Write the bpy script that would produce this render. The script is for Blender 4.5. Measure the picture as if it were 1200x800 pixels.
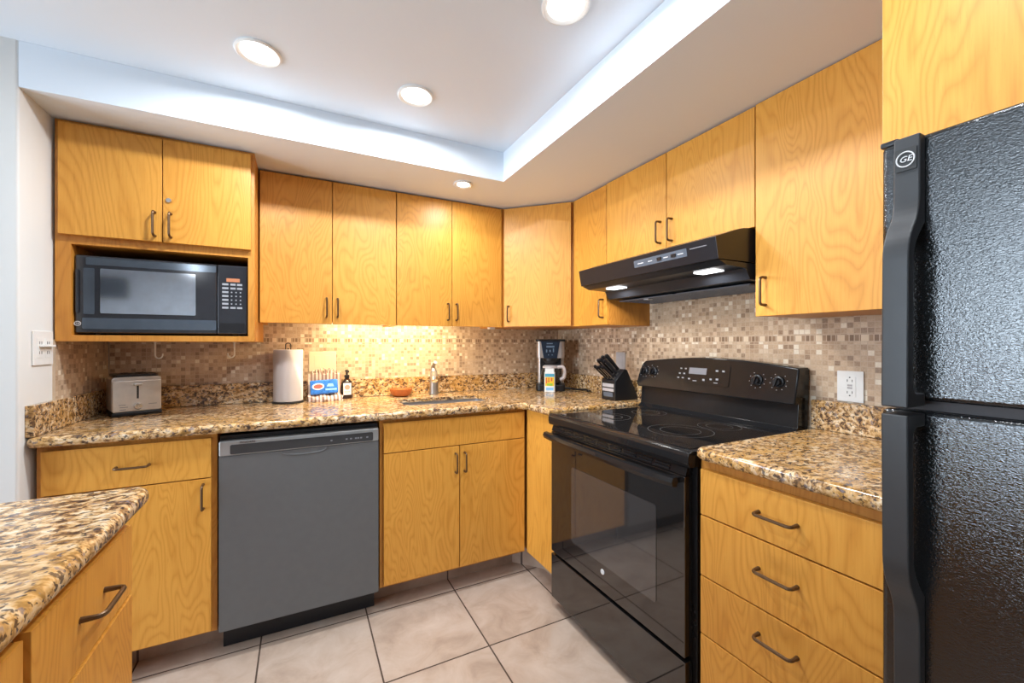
import bpy, bmesh, math, random
from mathutils import Vector, Matrix
random.seed(7)
for _o in list(bpy.data.objects): bpy.data.objects.remove(_o)
SC = bpy.context.scene
COL = SC.collection
PI = math.pi

# ------------------------------------------------------------------ camera, world, exposure
cam = bpy.data.cameras.new('camera'); cam_o = bpy.data.objects.new('camera', cam); COL.objects.link(cam_o)
cam_o.location = (0, 0, 1.233); cam_o.rotation_euler = (PI/2, 0, -math.radians(26.186))
cam.sensor_width = 36; cam.sensor_fit = 'HORIZONTAL'; cam.lens = 36*478.18/1200
cam.shift_x = 12.68/1200; cam.shift_y = 2.94/1200; cam.clip_start = .02
SC.camera = cam_o
SC.view_settings.view_transform = 'Standard'; SC.view_settings.look = 'None'
SC.view_settings.gamma = 1; SC.view_settings.use_curve_mapping = False
SC.view_settings.exposure = 0.45
W = bpy.data.worlds.new('sky'); SC.world = W; W.use_nodes = True
W.node_tree.nodes['Background'].inputs[0].default_value = (.64, .82, 1, 1)
W.node_tree.nodes['Background'].inputs[1].default_value = 1.5
DOWN_W = 8.2          # ceiling downlights
DOWN_COL = (.90, .95, 1)
UNDER_W = 8.0          # strip light under the sink cabinets
DAY_W = 130.0           # daylight at the glass door
def area(name, loc, rot, sx, sy, power, col, shape='RECTANGLE', spread=PI, parent=None):
    l = bpy.data.lights.new(name, 'AREA'); l.shape = shape; l.size = sx; l.size_y = sy
    l.energy = power; l.color = col; l.spread = spread
    o = bpy.data.objects.new(name, l); COL.objects.link(o); o.location = loc; o.rotation_euler = rot
    if parent:
        o.parent = parent; o.location = Vector(loc)-ORG[parent.name]
    return o
area('daylight_door', (-3.75, .85, 1.05), (0, -PI/2, 0), 2.0, 1.7, DAY_W, (.72, .86, 1))

# ------------------------------------------------------------------ materials
class N:
    """small node-graph helper"""
    def __init__(s, name):
        s.m = bpy.data.materials.new(name); s.m.use_nodes = True; s.t = s.m.node_tree
        s.b = s.t.nodes['Principled BSDF']
    def n(s, typ, **kw):
        x = s.t.nodes.new(typ)
        for k, v in kw.items(): setattr(x, k, v)
        return x
    def put(s, sock, v):
        if hasattr(v, 'is_output'): s.t.links.new(v, sock)
        else: sock.default_value = v
    def math(s, op, a, b=0, c=0):
        x = s.n('ShaderNodeMath', operation=op); s.put(x.inputs[0], a); s.put(x.inputs[1], b); s.put(x.inputs[2], c); return x.outputs[0]
    def vmath(s, op, a, b=(0, 0, 0)):
        x = s.n('ShaderNodeVectorMath', operation=op); s.put(x.inputs[0], a); s.put(x.inputs[1], b); return x.outputs[0]
    def obj(s): return s.n('ShaderNodeTexCoord').outputs['Object']
    def rnd(s): return s.n('ShaderNodeObjectInfo').outputs['Random']
    def noise(s, vec, scale, detail=2, rough=.5, dist=0, out='Fac'):
        x = s.n('ShaderNodeTexNoise'); s.put(x.inputs['Vector'], vec); x.inputs['Scale'].default_value = scale
        x.inputs['Detail'].default_value = detail; x.inputs['Roughness'].default_value = rough; x.inputs['Distortion'].default_value = dist
        return x.outputs[out]
    def voro(s, vec, scale, out='Distance', feature='F1', rand=1):
        x = s.n('ShaderNodeTexVoronoi', feature=feature); s.put(x.inputs['Vector'], vec); x.inputs['Scale'].default_value = scale
        x.inputs['Randomness'].default_value = rand
        return x.outputs[out]
    def ramp(s, fac, stops, interp='LINEAR'):
        x = s.n('ShaderNodeValToRGB'); x.color_ramp.interpolation = interp; e = x.color_ramp.elements
        while len(e) > 1: e.remove(e[0])
        e[0].position = stops[0][0]; e[0].color = (*stops[0][1], 1)
        for p, c in stops[1:]:
            q = e.new(p); q.color = (*c, 1)
        s.put(x.inputs[0], fac); return x.outputs[0]
    def mix(s, fac, a, b, mode='MIX'):
        x = s.n('ShaderNodeMix', data_type='RGBA', blend_type=mode)
        s.put(x.inputs['Factor'], fac)
        s.put(x.inputs[6], a if hasattr(a, 'is_output') else (*a, 1)); s.put(x.inputs[7], b if hasattr(b, 'is_output') else (*b, 1))
        return x.outputs[2]
    def bump(s, h, strength=.3, dist=.002):
        x = s.n('ShaderNodeBump'); x.inputs['Strength'].default_value = strength; x.inputs['Distance'].default_value = dist
        s.put(x.inputs['Height'], h); s.put(s.b.inputs['Normal'], x.outputs[0])
    def done(s, col=None, rough=.5, metal=0, ior=1.5, coat=0):
        if col is not None: s.put(s.b.inputs['Base Color'], col if hasattr(col, 'is_output') else (*col, 1))
        s.put(s.b.inputs['Roughness'], rough); s.put(s.b.inputs['Metallic'], metal); s.b.inputs['IOR'].default_value = ior
        s.b.inputs['Coat Weight'].default_value = coat; s.b.inputs['Coat Roughness'].default_value = .15
        return s.m

def plain(name, col, rough=.5, metal=0, ior=1.5, var=.06, vscale=30, coat=0):
    g = N(name); f = g.noise(g.obj(), vscale, 3)
    a = tuple(c*(1-var) for c in col); b = tuple(min(1, c*(1+var)) for c in col)
    return g.done(g.ramp(f, [(.3, a), (.7, b)]), rough, metal, ior, coat)

def wood_mat(name, light, mid, dark, rough=.42):
    g = N(name); o = g.obj(); r = g.rnd()
    off = g.n('ShaderNodeCombineXYZ'); 
    g.put(off.inputs[0], g.math('MULTIPLY', r, 37.0)); g.put(off.inputs[1], g.math('MULTIPLY', r, 71.0)); g.put(off.inputs[2], g.math('MULTIPLY', r, 19.0))
    v = g.vmath('ADD', o, off.outputs[0])
    vs = g.vmath('MULTIPLY', v, (1.0, 1.0, .25))
    n1 = g.noise(vs, 4.8, 2.5, .5, .45)
    ring = g.math('FRACT', g.math('MULTIPLY', n1, 33.0))
    tri = g.math('ABSOLUTE', g.math('SUBTRACT', g.math('MULTIPLY', ring, 2.0), 1.0))
    fib = g.noise(g.vmath('MULTIPLY', v, (1, 1, .035)), 210, 2, .6)
    pore = g.noise(g.vmath('MULTIPLY', v, (1, 1, .06)), 420, 1, .5)
    big = g.noise(g.vmath('MULTIPLY', v, (1, 1, .4)), 3.0, 2)
    f = g.math('ADD', g.math('MULTIPLY', g.math('POWER', tri, 2.2), .33), g.math('MULTIPLY', fib, .42))
    f = g.math('ADD', f, g.math('MULTIPLY', g.math('SUBTRACT', big, .5), .55))
    f = g.math('ADD', f, g.math('MULTIPLY', g.math('SUBTRACT', r, .5), .10))
    c = g.ramp(f, [(.08, light), (.45, mid), (.95, dark)])
    c = g.mix(g.math('MULTIPLY', g.math('GREATER_THAN', pore, .67), .18), c, dark)
    g.bump(fib, .06, .001)
    return g.done(c, rough, 0, 1.45, 0)

M = {}
M['wood'] = wood_mat('honey_maple_veneer', (.70, .335, .056), (.60, .262, .036), (.42, .152, .017))
M['wood_frame'] = wood_mat('honey_maple_frame', (.60, .265, .045), (.51, .205, .030), (.36, .125, .015))

def granite_mat():
    g = N('gold_granite'); o = g.obj()
    w = g.noise(o, 14, 2, .5, 0, 'Color')
    v = g.vmath('ADD', o, g.vmath('MULTIPLY', g.vmath('SUBTRACT', w, (.5, .5, .5)), (.022, .022, .022)))
    vs = g.vmath('MULTIPLY', v, (.72, 1.0, 1.0))
    a = g.noise(vs, 58, 3, .64, .5)
    base = g.ramp(a, [(.32, (.035, .022, .018)), (.41, (.18, .095, .045)), (.465, (.42, .24, .10)), (.52, (.59, .38, .18)), (.60, (.70, .53, .33)), (.71, (.78, .68, .54))])
    h = g.noise(v, 9, 2)
    base = g.mix(g.math('MULTIPLY', g.ramp(h, [(.42, (0, 0, 0)), (.66, (1, 1, 1))]), .55), base, (.60, .32, .075))
    s = g.noise(vs, 95, 2, .6, .2)
    dk = g.ramp(s, [(.545, (0, 0, 0)), (.605, (1, 1, 1))])
    base = g.mix(g.math('MULTIPLY', dk, .85), base, (.035, .022, .022))
    s2 = g.noise(g.vmath('ADD', vs, (7.3, 2.1, 4.4)), 70, 2, .6, .3)
    gy = g.ramp(s2, [(.61, (0, 0, 0)), (.68, (1, 1, 1))])
    base = g.mix(g.math('MULTIPLY', gy, .75), base, (.20, .16, .17))
    return g.done(base, .16, 0, 1.5)
M['granite'] = granite_mat()

def mosaic_mat(name, axis):
    g = N(name); o = g.obj(); sp = g.n('ShaderNodeSeparateXYZ'); g.put(sp.inputs[0], o)
    u = sp.outputs[axis]; z = sp.outputs[2]; S = .0190
    us = g.math('DIVIDE', u, S); zs = g.math('DIVIDE', g.math('ADD', z, .0036), S)
    cu = g.math('FLOOR', us); cz = g.math('FLOOR', zs)
    # some 2x2 groups read as one larger tile, others stay small
    cv = g.n('ShaderNodeCombineXYZ'); g.put(cv.inputs[0], cu); g.put(cv.inputs[1], cz)
    wn = g.n('ShaderNodeTexWhiteNoise', noise_dimensions='2D'); g.put(wn.inputs['Vector'], cv.outputs[0])
    c = g.ramp(wn.outputs['Value'], [(0, (.25, .145, .08)), (.12, (.39, .25, .15)), (.24, (.47, .315, .195)), (.45, (.54, .38, .245)), (.66, (.60, .44, .295)), (.84, (.67, .53, .38)), (.94, (.84, .76, .62))], 'CONSTANT')
    fu = g.math('FRACT', us); fz = g.math('FRACT', zs)
    eu = g.math('MINIMUM', fu, g.math('SUBTRACT', 1, fu)); ez = g.math('MINIMUM', fz, g.math('SUBTRACT', 1, fz))
    e = g.math('MINIMUM', eu, ez); gr = g.math('LESS_THAN', e, .06)
    st = g.noise(o, 160, 3, .6)
    c = g.mix(.24, c, g.ramp(st, [(.3, (.34, .22, .14)), (.7, (.80, .68, .52))]))
    grout = (.56, .43, .31)
    c = g.mix(gr, c, grout)
    # border course
    P = .068; m = g.math('MODULO', g.math('ADD', u, 20*P), P)
    strips = g.math('FRACT', g.math('DIVIDE', g.math('SUBTRACT', m, .024), .0147))
    sgap = g.math('LESS_THAN', strips, .22)
    bw = g.n('ShaderNodeTexWhiteNoise', noise_dimensions='1D'); g.put(bw.inputs['W'], g.math('FLOOR', g.math('DIVIDE', g.math('SUBTRACT', m, .024), .0147)))
    sc = g.mix(sgap, g.ramp(bw.outputs['Value'], [(0, (.20, .12, .07)), (1, (.38, .25, .155))]), grout)
    bc = g.mix(g.math('LESS_THAN', m, .022), sc, (.72, .58, .42))
    bz = g.math('MULTIPLY', g.math('GREATER_THAN', z, 1.2415), g.math('LESS_THAN', z, 1.2665))
    inner = g.math('MULTIPLY', g.math('GREATER_THAN', z, 1.2435), g.math('LESS_THAN', z, 1.2645))
    c = g.mix(bz, c, g.mix(inner, grout, bc))
    g.bump(g.math('SUBTRACT', 1, gr), .35, .001)
    return g.done(c, g.math('ADD', .28, g.math('MULTIPLY', gr, .5)), 0, 1.5)
M['mosaic_x'] = mosaic_mat('stone_mosaic_back', 0)
M['mosaic_y'] = mosaic_mat('stone_mosaic_side', 1)

def floor_mat():
    g = N('beige_floor_tile'); o = g.obj(); sp = g.n('ShaderNodeSeparateXYZ'); g.put(sp.inputs[0], o)
    S = .42
    us = g.math('DIVIDE', g.math('ADD', sp.outputs[0], 4.2-.2725), S); vs = g.math('DIVIDE', g.math('ADD', sp.outputs[1], 4.2-1.938), S)
    fu = g.math('FRACT', us); fv = g.math('FRACT', vs)
    e = g.math('MINIMUM', g.math('MINIMUM', fu, g.math('SUBTRACT', 1, fu)), g.math('MINIMUM', fv, g.math('SUBTRACT', 1, fv)))
    gr = g.math('LESS_THAN', e, .0075)
    cv = g.n('ShaderNodeCombineXYZ'); g.put(cv.inputs[0], g.math('FLOOR', us)); g.put(cv.inputs[1], g.math('FLOOR', vs))
    wn = g.n('ShaderNodeTexWhiteNoise', noise_dimensions='2D'); g.put(wn.inputs['Vector'], cv.outputs[0])
    vv = g.vmath('ADD', o, g.vmath('MULTIPLY', wn.outputs['Color'], (9, 9, 9)))
    a = g.noise(vv, 7, 5, .62, .6)
    c = g.ramp(a, [(.30, (.39, .285, .215)), (.48, (.49, .37, .287)), (.70, (.57, .455, .37))])
    c = g.mix(gr, c, (.075, .045, .03))
    g.bump(g.math('SUBTRACT', 1, gr), .5, .002)
    return g.done(c, g.math('ADD', .32, g.math('MULTIPLY', gr, .5)), 0, 1.5)
M['floor'] = floor_mat()
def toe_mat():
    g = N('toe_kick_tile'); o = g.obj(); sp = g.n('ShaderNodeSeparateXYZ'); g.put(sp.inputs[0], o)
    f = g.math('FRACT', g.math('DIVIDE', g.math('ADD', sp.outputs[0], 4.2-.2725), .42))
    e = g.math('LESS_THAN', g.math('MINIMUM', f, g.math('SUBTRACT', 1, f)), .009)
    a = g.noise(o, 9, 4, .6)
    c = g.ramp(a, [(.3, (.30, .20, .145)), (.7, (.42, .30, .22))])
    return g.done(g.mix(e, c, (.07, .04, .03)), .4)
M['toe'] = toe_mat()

def paint_mat(name, col, sc=90, st=.08):
    g = N(name); f = g.noise(g.obj(), sc, 3, .6)
    g.bump(f, st, .001)
    return g.done(g.ramp(g.noise(g.obj(), 1.5, 2), [(.3, tuple(c*.985 for c in col)), (.7, col)]), .6)
M['wall'] = paint_mat('white_wall_paint', (.72, .72, .70))
M['ceil'] = paint_mat('white_ceiling_paint', (.725, .785, .85))
M['wall3'] = paint_mat('pale_blue_white_paint', (.76, .82, .88))
M['wall2'] = paint_mat('blue_grey_paint', (.34, .37, .41))
def fridge_mat():
    g = N('pebbled_black_finish'); o = g.obj()
    v = g.vmath('MULTIPLY', o, (1, 1, 1.9))
    a = g.noise(v, 230, 2, .55, .8); b = g.noise(v, 420, 1, .5)
    g.bump(g.math('ADD', a, g.math('MULTIPLY', b, .35)), .26, .002)
    return g.done((.008, .009, .010), .11, 0, 1.72)
M['fridge'] = fridge_mat()
M['matte_black'] = plain('charcoal_plastic', (.032, .033, .035), .42, 0, 1.45)
M['black'] = plain('black_plastic', (.012, .012, .014), .35, 0, 1.45)
M['gloss'] = plain('gloss_black_enamel', (.012, .012, .013), .16, 0, 1.36)
M['glass_black'] = plain('black_glass', (.012, .011, .011), .04, 0, 1.85)
M['oven_window'] = plain('smoked_oven_glass', (.045, .042, .042), .05, 0, 1.95)
M['hood'] = plain('black_hood_enamel', (.011, .012, .016), .28, 0, 1.42)
M['hood_under'] = plain('hood_underside', (.022, .026, .034), .28, .2, 1.45)
M['hood_panel'] = plain('hood_control_panel', (.10, .12, .15), .25)
M['bronze'] = plain('oil_rubbed_bronze', (.115, .062, .026), .38, .55)
M['steel'] = plain('brushed_nickel', (.62, .60, .57), .28, 1)
M['faucet'] = plain('satin_nickel', (.42, .40, .38), .38, .9)
M['chrome'] = plain('chrome', (.75, .75, .76), .10, 1)
M['sink'] = plain('sink_steel', (.42, .42, .44), .33, .7)
M['toaster'] = plain('toaster_steel', (.72, .66, .60), .30, .75)
M['dw'] = plain('slate_grey_dishwasher', (.125, .127, .128), .38, .15, 1.45, .03)
M['dw_light'] = plain('light_grey_dishwasher', (.36, .37, .37), .33, .5, 1.45, .03)
M['dw_panel'] = plain('dishwasher_panel', (.035, .035, .036), .4)
M['ring'] = plain('burner_ring_print', (.10, .10, .10), .3)
M['white'] = plain('white_plastic', (.78, .78, .76), .35, 0, 1.45, .02)
M['ivory'] = plain('ivory_plastic', (.72, .60, .42), .4, 0, 1.45, .02)
M['grey_plate'] = plain('grey_plate', (.42, .40, .40), .4)
M['slot'] = plain('dark_slot', (.06, .05, .05), .6)
M['print'] = plain('white_print', (.62, .62, .63), .5, 0, 1.45, .02)
M['print_mid'] = plain('soft_white_print', (.36, .37, .40), .5, 0, 1.45, .02)
M['print_dim'] = plain('grey_print', (.22, .22, .24), .5, 0, 1.45, .02)
M['print_dark'] = plain('dark_print', (.012, .012, .012), .5)
M['paper'] = paint_mat('paper_towel', (.82, .77, .76), 260, .25)
M['mw_black'] = plain('gloss_black_microwave', (.020, .021, .026), .12, 0, 1.6)
M['mw_window'] = plain('mirrored_microwave_window', (.78, .83, .90), .07, 1)
M['mw_band'] = plain('tinted_microwave_trim', (.16, .19, .23), .12, .8)
M['amber'] = plain('amber_display', (.50, .19, .09), .3)
M['bowl'] = plain('terracotta_glaze', (.42, .115, .026), .25, 0, 1.5, .12, 40)
M['soap'] = plain('dark_amber_bottle', (.022, .012, .010), .15)
M['label'] = plain('paper_label', (.78, .74, .72), .6, 0, 1.45, .02)
M['label_pink'] = plain('pink_label_ink', (.62, .27, .19), .6)
M['blue'] = plain('blue_wrapper', (.035, .17, .55), .25, 0, 1.45, .25, 60)
M['sky_blue'] = plain('sky_blue_wrapper', (.25, .52, .78), .25)
M['red'] = plain('red_wrapper_ink', (.60, .10, .06), .4)
M['yellow'] = plain('yellow_label', (.80, .52, .03), .4, 0, 1.45, .2, 90)
M['green'] = plain('green_label', (.28, .50, .05), .4)
M['teal'] = plain('teal_label', (.07, .32, .45), .4)
M['coffee_blue'] = plain('blue_black_panel', (.012, .022, .045), .2)
M['cm_screen'] = plain('pale_blue_screen', (.16, .25, .36), .3)
M['coffee_silver'] = plain('silver_coffee_maker', (.50, .45, .42), .32, .6)
M['cm_white'] = plain('white_handle', (.72, .66, .65), .35)
def glass_mat(name, col, rough=.02):
    g = N(name); g.b.inputs['Transmission Weight'].default_value = 1
    return g.done(col, rough, 0, 1.45)
M['carafe'] = glass_mat('carafe_glass', (.80, .78, .76))
def pane_mat():
    g = N('window_pane'); tr = g.n('ShaderNodeBsdfTransparent'); gl = g.n('ShaderNodeBsdfGlossy'); gl.inputs['Roughness'].default_value = .02
    mx = g.n('ShaderNodeMixShader'); fr = g.n('ShaderNodeFresnel'); fr.inputs[0].default_value = 1.3
    g.put(mx.inputs[0], fr.outputs[0]); g.put(mx.inputs[1], tr.outputs[0]); g.put(mx.inputs[2], gl.outputs[0])
    g.put(g.t.nodes['Material Output'].inputs[0], mx.outputs[0]); return g.m
M['pane'] = pane_mat()
def stripe_mat():
    g = N('striped_cotton'); o = g.obj(); sp = g.n('ShaderNodeSeparateXYZ'); g.put(sp.inputs[0], o)
    s = g.math('SINE', g.math('MULTIPLY', sp.outputs[0], 2*PI/.0185))
    c = g.ramp(g.math('ADD', g.math('MULTIPLY', s, .5), .5), [(.45, (.68, .58, .50)), (.70, (.34, .19, .14))])
    g.bump(g.noise(o, 500, 2), .2, .001)
    return g.done(c, .85)
M['stripe'] = stripe_mat()
def emis(name, col, k):
    g = N(name); g.b.inputs['Emission Color'].default_value = (*col, 1); g.b.inputs['Emission Strength'].default_value = k
    return g.done((.9, .9, .9), .4)
M['lens'] = emis('lit_lens', (1, .98, .95), 6)
M['lens_hood'] = emis('lit_hood_lens', (.95, .97, 1), 3.0)
M['lens_warm'] = emis('lit_strip_lens', (1, .85, .55), 4)

# ------------------------------------------------------------------ geometry helpers
ORG = {}
def box(bm, x0, x1, y0, y1, z0, z1, bev=0, seg=2):
    vs = [bm.verts.new((x, y, z)) for x in (x0, x1) for y in (y0, y1) for z in (z0, z1)]
    fs = [bm.faces.new([vs[i] for i in q]) for q in ((0, 1, 3, 2), (4, 6, 7, 5), (0, 4, 5, 1), (2, 3, 7, 6), (0, 2, 6, 4), (1, 5, 7, 3))]
    if bev:
        es = list({e for f in fs for e in f.edges})
        bmesh.ops.bevel(bm, geom=es, offset=bev, segments=seg, profile=.5, affect='EDGES', clamp_overlap=True)
    return vs
def new(): return bmesh.new()
def bx(*a, bev=.0015, seg=2):
    b = new(); box(b, *a, bev=bev, seg=seg); return b
def tube(bm, pts, r, seg=10, caps=True):
    pts = [Vector(p) for p in pts]; rs = r if isinstance(r, (list, tuple)) else [r]*len(pts)
    rings = []; up = None
    for i, p in enumerate(pts):
        t = (pts[min(i+1, len(pts)-1)]-pts[max(i-1, 0)]).normalized()
        if up is None:
            up = Vector((0, 0, 1)) if abs(t.z) < .9 else Vector((1, 0, 0))
        up = (up-t*up.dot(t))
        if up.length < 1e-6: up = t.orthogonal()
        up.normalize(); s = t.cross(up)
        rings.append([bm.verts.new(p+(up*math.cos(a)+s*math.sin(a))*rs[i]) for a in [2*PI*k/seg for k in range(seg)]])
    for a, b in zip(rings, rings[1:]):
        for k in range(seg): bm.faces.new((a[k], a[(k+1) % seg], b[(k+1) % seg], b[k]))
    if caps:
        bm.faces.new(rings[0][::-1]); bm.faces.new(rings[-1])
    return bm
def lathe(bm, prof, c=(0, 0, 0), seg=32, axis='z'):
    """profile of (r, h) from one end to the other"""
    rings = []
    def P(r, h, a):
        x, y = r*math.cos(a), r*math.sin(a)
        if axis == 'z': v = (x, y, h)
        elif axis == 'y': v = (x, h, y)
        else: v = (h, x, y)
        return Vector(c)+Vector(v)
    for r, h in prof:
        if r < 1e-6: rings.append([bm.verts.new(P(0, h, 0))])
        else: rings.append([bm.verts.new(P(r, h, 2*PI*k/seg)) for k in range(seg)])
    for a, b in zip(rings, rings[1:]):
        for k in range(seg):
            q = [a[k % len(a)], a[(k+1) % len(a)], b[(k+1) % len(b)], b[k % len(b)]]
            q2 = []
            for v in q:
                if v not in q2: q2.append(v)
            if len(q2) > 2: bm.faces.new(q2)
    bmesh.ops.recalc_face_normals(bm, faces=bm.faces)
    return bm
def prism(bm, poly, lo, hi, axis='z', bev=0, seg=2):
    """poly: 2D points; axis z -> (x,y), y -> (x,z), x -> (y,z)"""
    def P(p, h):
        return (p[0], p[1], h) if axis == 'z' else (p[0], h, p[1]) if axis == 'y' else (h, p[0], p[1])
    a = [bm.verts.new(P(p, lo)) for p in poly]; b = [bm.verts.new(P(p, hi)) for p in poly]
    fs = [bm.faces.new(a[::-1]), bm.faces.new(b)]
    n = len(poly)
    for k in range(n): fs.append(bm.faces.new((a[k], a[(k+1) % n], b[(k+1) % n], b[k])))
    bmesh.ops.recalc_face_normals(bm, faces=fs)
    if bev:
        es = list({e for f in fs for e in f.edges})
        bmesh.ops.bevel(bm, geom=es, offset=bev, segments=seg, profile=.5, affect='EDGES', clamp_overlap=True)
    return bm
def rrect(x0, x1, y0, y1, r, seg=6):
    out = []
    for cx, cy, a0 in ((x1-r, y1-r, 0), (x0+r, y1-r, 90), (x0+r, y0+r, 180), (x1-r, y0+r, 270)):
        for k in range(seg+1):
            a = math.radians(a0+90*k/seg); out.append((cx+r*math.cos(a), cy+r*math.sin(a)))
    return out
def text_bm(bm, s, size, origin, right, up, depth=.0006, shear=0, align='CENTER'):
    cu = bpy.data.curves.new('lettering', 'FONT'); cu.body = s; cu.size = size; cu.align_x = align; cu.align_y = 'CENTER'; cu.extrude = depth; cu.shear = shear
    cu.resolution_u = 3
    o = bpy.data.objects.new('lettering', cu); COL.objects.link(o); bpy.context.view_layer.update()
    me = bpy.data.meshes.new_from_object(o.evaluated_get(bpy.context.evaluated_depsgraph_get()))
    bpy.data.objects.remove(o)
    right = Vector(right).normalized(); up = Vector(up).normalized(); n = right.cross(up)
    mt = Matrix((right, up, n)).transposed().to_4x4(); mt.translation = Vector(origin)
    me.transform(mt); bm.from_mesh(me); bpy.data.meshes.remove(me)
    return bm
def setp(o, label=None, cat=None, group=None, kind=None):
    if label: o['label'] = label
    if cat: o['category'] = cat
    if group: o['group'] = group
    if kind: o['kind'] = kind
    return o
def thing(name, loc, label, cat, rotz=0, group=None, local=False):
    o = bpy.data.objects.new(name, None); COL.objects.link(o); o.location = loc; o.rotation_euler = (0, 0, rotz); o.empty_display_size = .05
    setp(o, label, cat, group)
    ORG[o.name] = Vector((0, 0, 0)) if local else Vector(loc)
    return o
def obj(name, bm, mat, parent=None, label=None, smooth=True, mats=None):
    me = bpy.data.meshes.new(name)
    if parent is not None: org = ORG[parent.name]
    else:
        xs = [v.co for v in bm.verts]
        org = Vector(((min(v.x for v in xs)+max(v.x for v in xs))/2, (min(v.y for v in xs)+max(v.y for v in xs))/2, min(v.z for v in xs)))
    bmesh.ops.translate(bm, verts=bm.verts, vec=-org)
    bm.to_mesh(me); bm.free()
    me.materials.append(M[mat] if isinstance(mat, str) else mat)
    for m in mats or []: me.materials.append(M[m])
    if smooth:
        me.shade_smooth(); me.set_sharp_from_angle(angle=math.radians(38))
    o = bpy.data.objects.new(name, me); COL.objects.link(o)
    if smooth: w_ = o.modifiers.new("weighted_normals", "WEIGHTED_NORMAL"); w_.keep_sharp = True; w_.weight = 100
    if parent is not None: o.parent = parent
    else: o.location = org
    ORG[o.name] = org
    if label: o['label'] = label
    return o
def struct(name, bm, mat, at_origin=True, parent=None, smooth=False):
    """part of the room, its mesh kept in room coordinates so its tile courses line up"""
    me = bpy.data.meshes.new(name); bm.to_mesh(me); bm.free(); me.materials.append(M[mat])
    o = bpy.data.objects.new(name, me); COL.objects.link(o)
    if smooth: me.shade_smooth(); me.set_sharp_from_angle(angle=math.radians(38))
    if parent: o.parent = parent
    else: o['kind'] = 'structure'
    ORG[o.name] = Vector((0, 0, 0))
    return o
def pull(bm, c, along, out, L=.092, proj=.030, r=.0043):
    """bow handle whose two posts meet the face at c -/+ along*L/2"""
    c = Vector(c); a = Vector(along).normalized(); n = Vector(out).normalized(); h = L/2; k = .011
    pts = [c-a*h, c-a*h+n*(proj-k)]
    for i in range(1, 6):
        t = i/5*PI/2; pts.append(c-a*h+n*(proj-k)+a*(k-k*math.cos(t))+n*(k*math.sin(t)))
    for i in range(0, 6):
        t = i/5*PI/2; pts.append(c+a*(h-k)+n*(proj-k)+a*(k*math.sin(t))+n*(k*math.cos(t)))
    pts.append(c+a*h)
    tube(bm, pts, [r*1.25]+[r]*(len(pts)-2)+[r*1.25], 8)
    return bm
def handle(parent, c, along, out, **k): return obj('handle', pull(new(), c, along, out, **k), 'bronze', parent)

ZC = .925      # top of the granite
YB, XR, XL = 2.52, 1.71, -.81   # back, right and left wall faces
ZS, ZT = 2.057, 2.205           # soffit and ceiling

# ------------------------------------------------------------------ room shell
struct('floor', bx(-3.6, 1.83, -3.3, 2.64, -.08, 0, bev=0), 'floor')
struct('ceiling', bx(-3.7, 1.83, -3.4, 2.64, ZT, ZT+.1, bev=0), 'ceil')
b = new(); prism(b, [(XL, 1.854), (.925, 1.854), (.925, -3.3), (XR, -3.3), (XR, YB), (XL, YB)], ZS, ZT-.0005)
struct('ceiling_soffit', b, 'ceil')
wb = struct('wall_back', bx(-.91, 1.83, YB, 2.64, 0, ZT, bev=0), 'wall')
wr = struct('wall_right', bx(XR, 1.83, -3.3, YB, 0, ZT, bev=0), 'wall')
b = new(); vs = box(b, -3.6, XL, 1.854, 2.64, 0, ZT)
ed = [e for e in b.edges if all(abs(v.co.x-XL) < 1e-5 and abs(v.co.y-1.854) < 1e-5 for v in e.verts)]
bmesh.ops.bevel(b, geom=ed, offset=.009, segments=4, profile=.5, affect='EDGES')
wl = struct('wall_left', b, 'wall', smooth=True)
b = new()
box(b, -3.7, -3.6, -3.3, 0, 0, ZT); box(b, -3.7, -3.6, 1.7, 1.854, 0, ZT); box(b, -3.7, -3.6, 0, 1.7, 2.06, ZT)
struct('wall_far_left', b, 'wall2')
b = new(); box(b, -3.7, XR, -3.4, -3.3, 0, ZT)
struct('wall_rear', b, 'wall3')
struct('mosaic_tile', bx(-.80, XR-.002, YB-.008, YB, 1.0, 1.36, bev=0), 'mosaic_x', parent=wb)
struct('mosaic_tile', bx(XR-.008, XR, .38, YB-.009, .88, 1.64, bev=0), 'mosaic_y', parent=wr)
struct('mosaic_tile', bx(XL, XL+.008, 2.052, YB-.009, 1.0, 1.25, bev=0), 'mosaic_y', parent=wl)
# glass door on the far left
b = new()
for y0, y1 in ((0, .86), (.80, 1.7)):
    xo = -3.66 if y0 == 0 else -3.62
    box(b, xo-.02, xo+.02, y0, y0+.06, 0, 2.06); box(b, xo-.02, xo+.02, y1-.06, y1, 0, 2.06)
    box(b, xo-.02, xo+.02, y0, y1, 0, .09); box(b, xo-.02, xo+.02, y0, y1, 1.99, 2.06)
d1 = struct('door_1', b, 'white')
struct('pane', bx(-3.663, -3.657, .05, .81, .08, 2.0, bev=0), 'pane', parent=d1)
struct('pane', bx(-3.623, -3.617, .85, 1.65, .08, 2.0, bev=0), 'pane', parent=d1)
c = thing('framed_picture', (-2.36, -3.29, 1.86), 'framed picture on the wall behind the camera, mirrored in the microwave', 'picture')
b = new()
for x0, x1, z0, z1 in ((-2.56, -2.16, 1.86, 1.88), (-2.56, -2.16, 2.13, 2.15), (-2.56, -2.54, 1.88, 2.13), (-2.18, -2.16, 1.88, 2.13)): box(b, x0, x1, -3.298, -3.265, z0, z1, .003)
obj('frame', b, 'slot', c); obj('print', bx(-2.54, -2.18, -3.298, -3.285, 1.88, 2.13, bev=0), 'hood_panel', c)
b = new(); prism(b, [(-.80, 2.045), (1.075, 2.045), (1.20, 1.905), (1.20, 1.64), (1.24, 1.64), (1.24, 1.92), (1.09, 2.075), (-.80, 2.075)], 0, .118)
struct('baseboard_back', b, 'toe')
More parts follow.
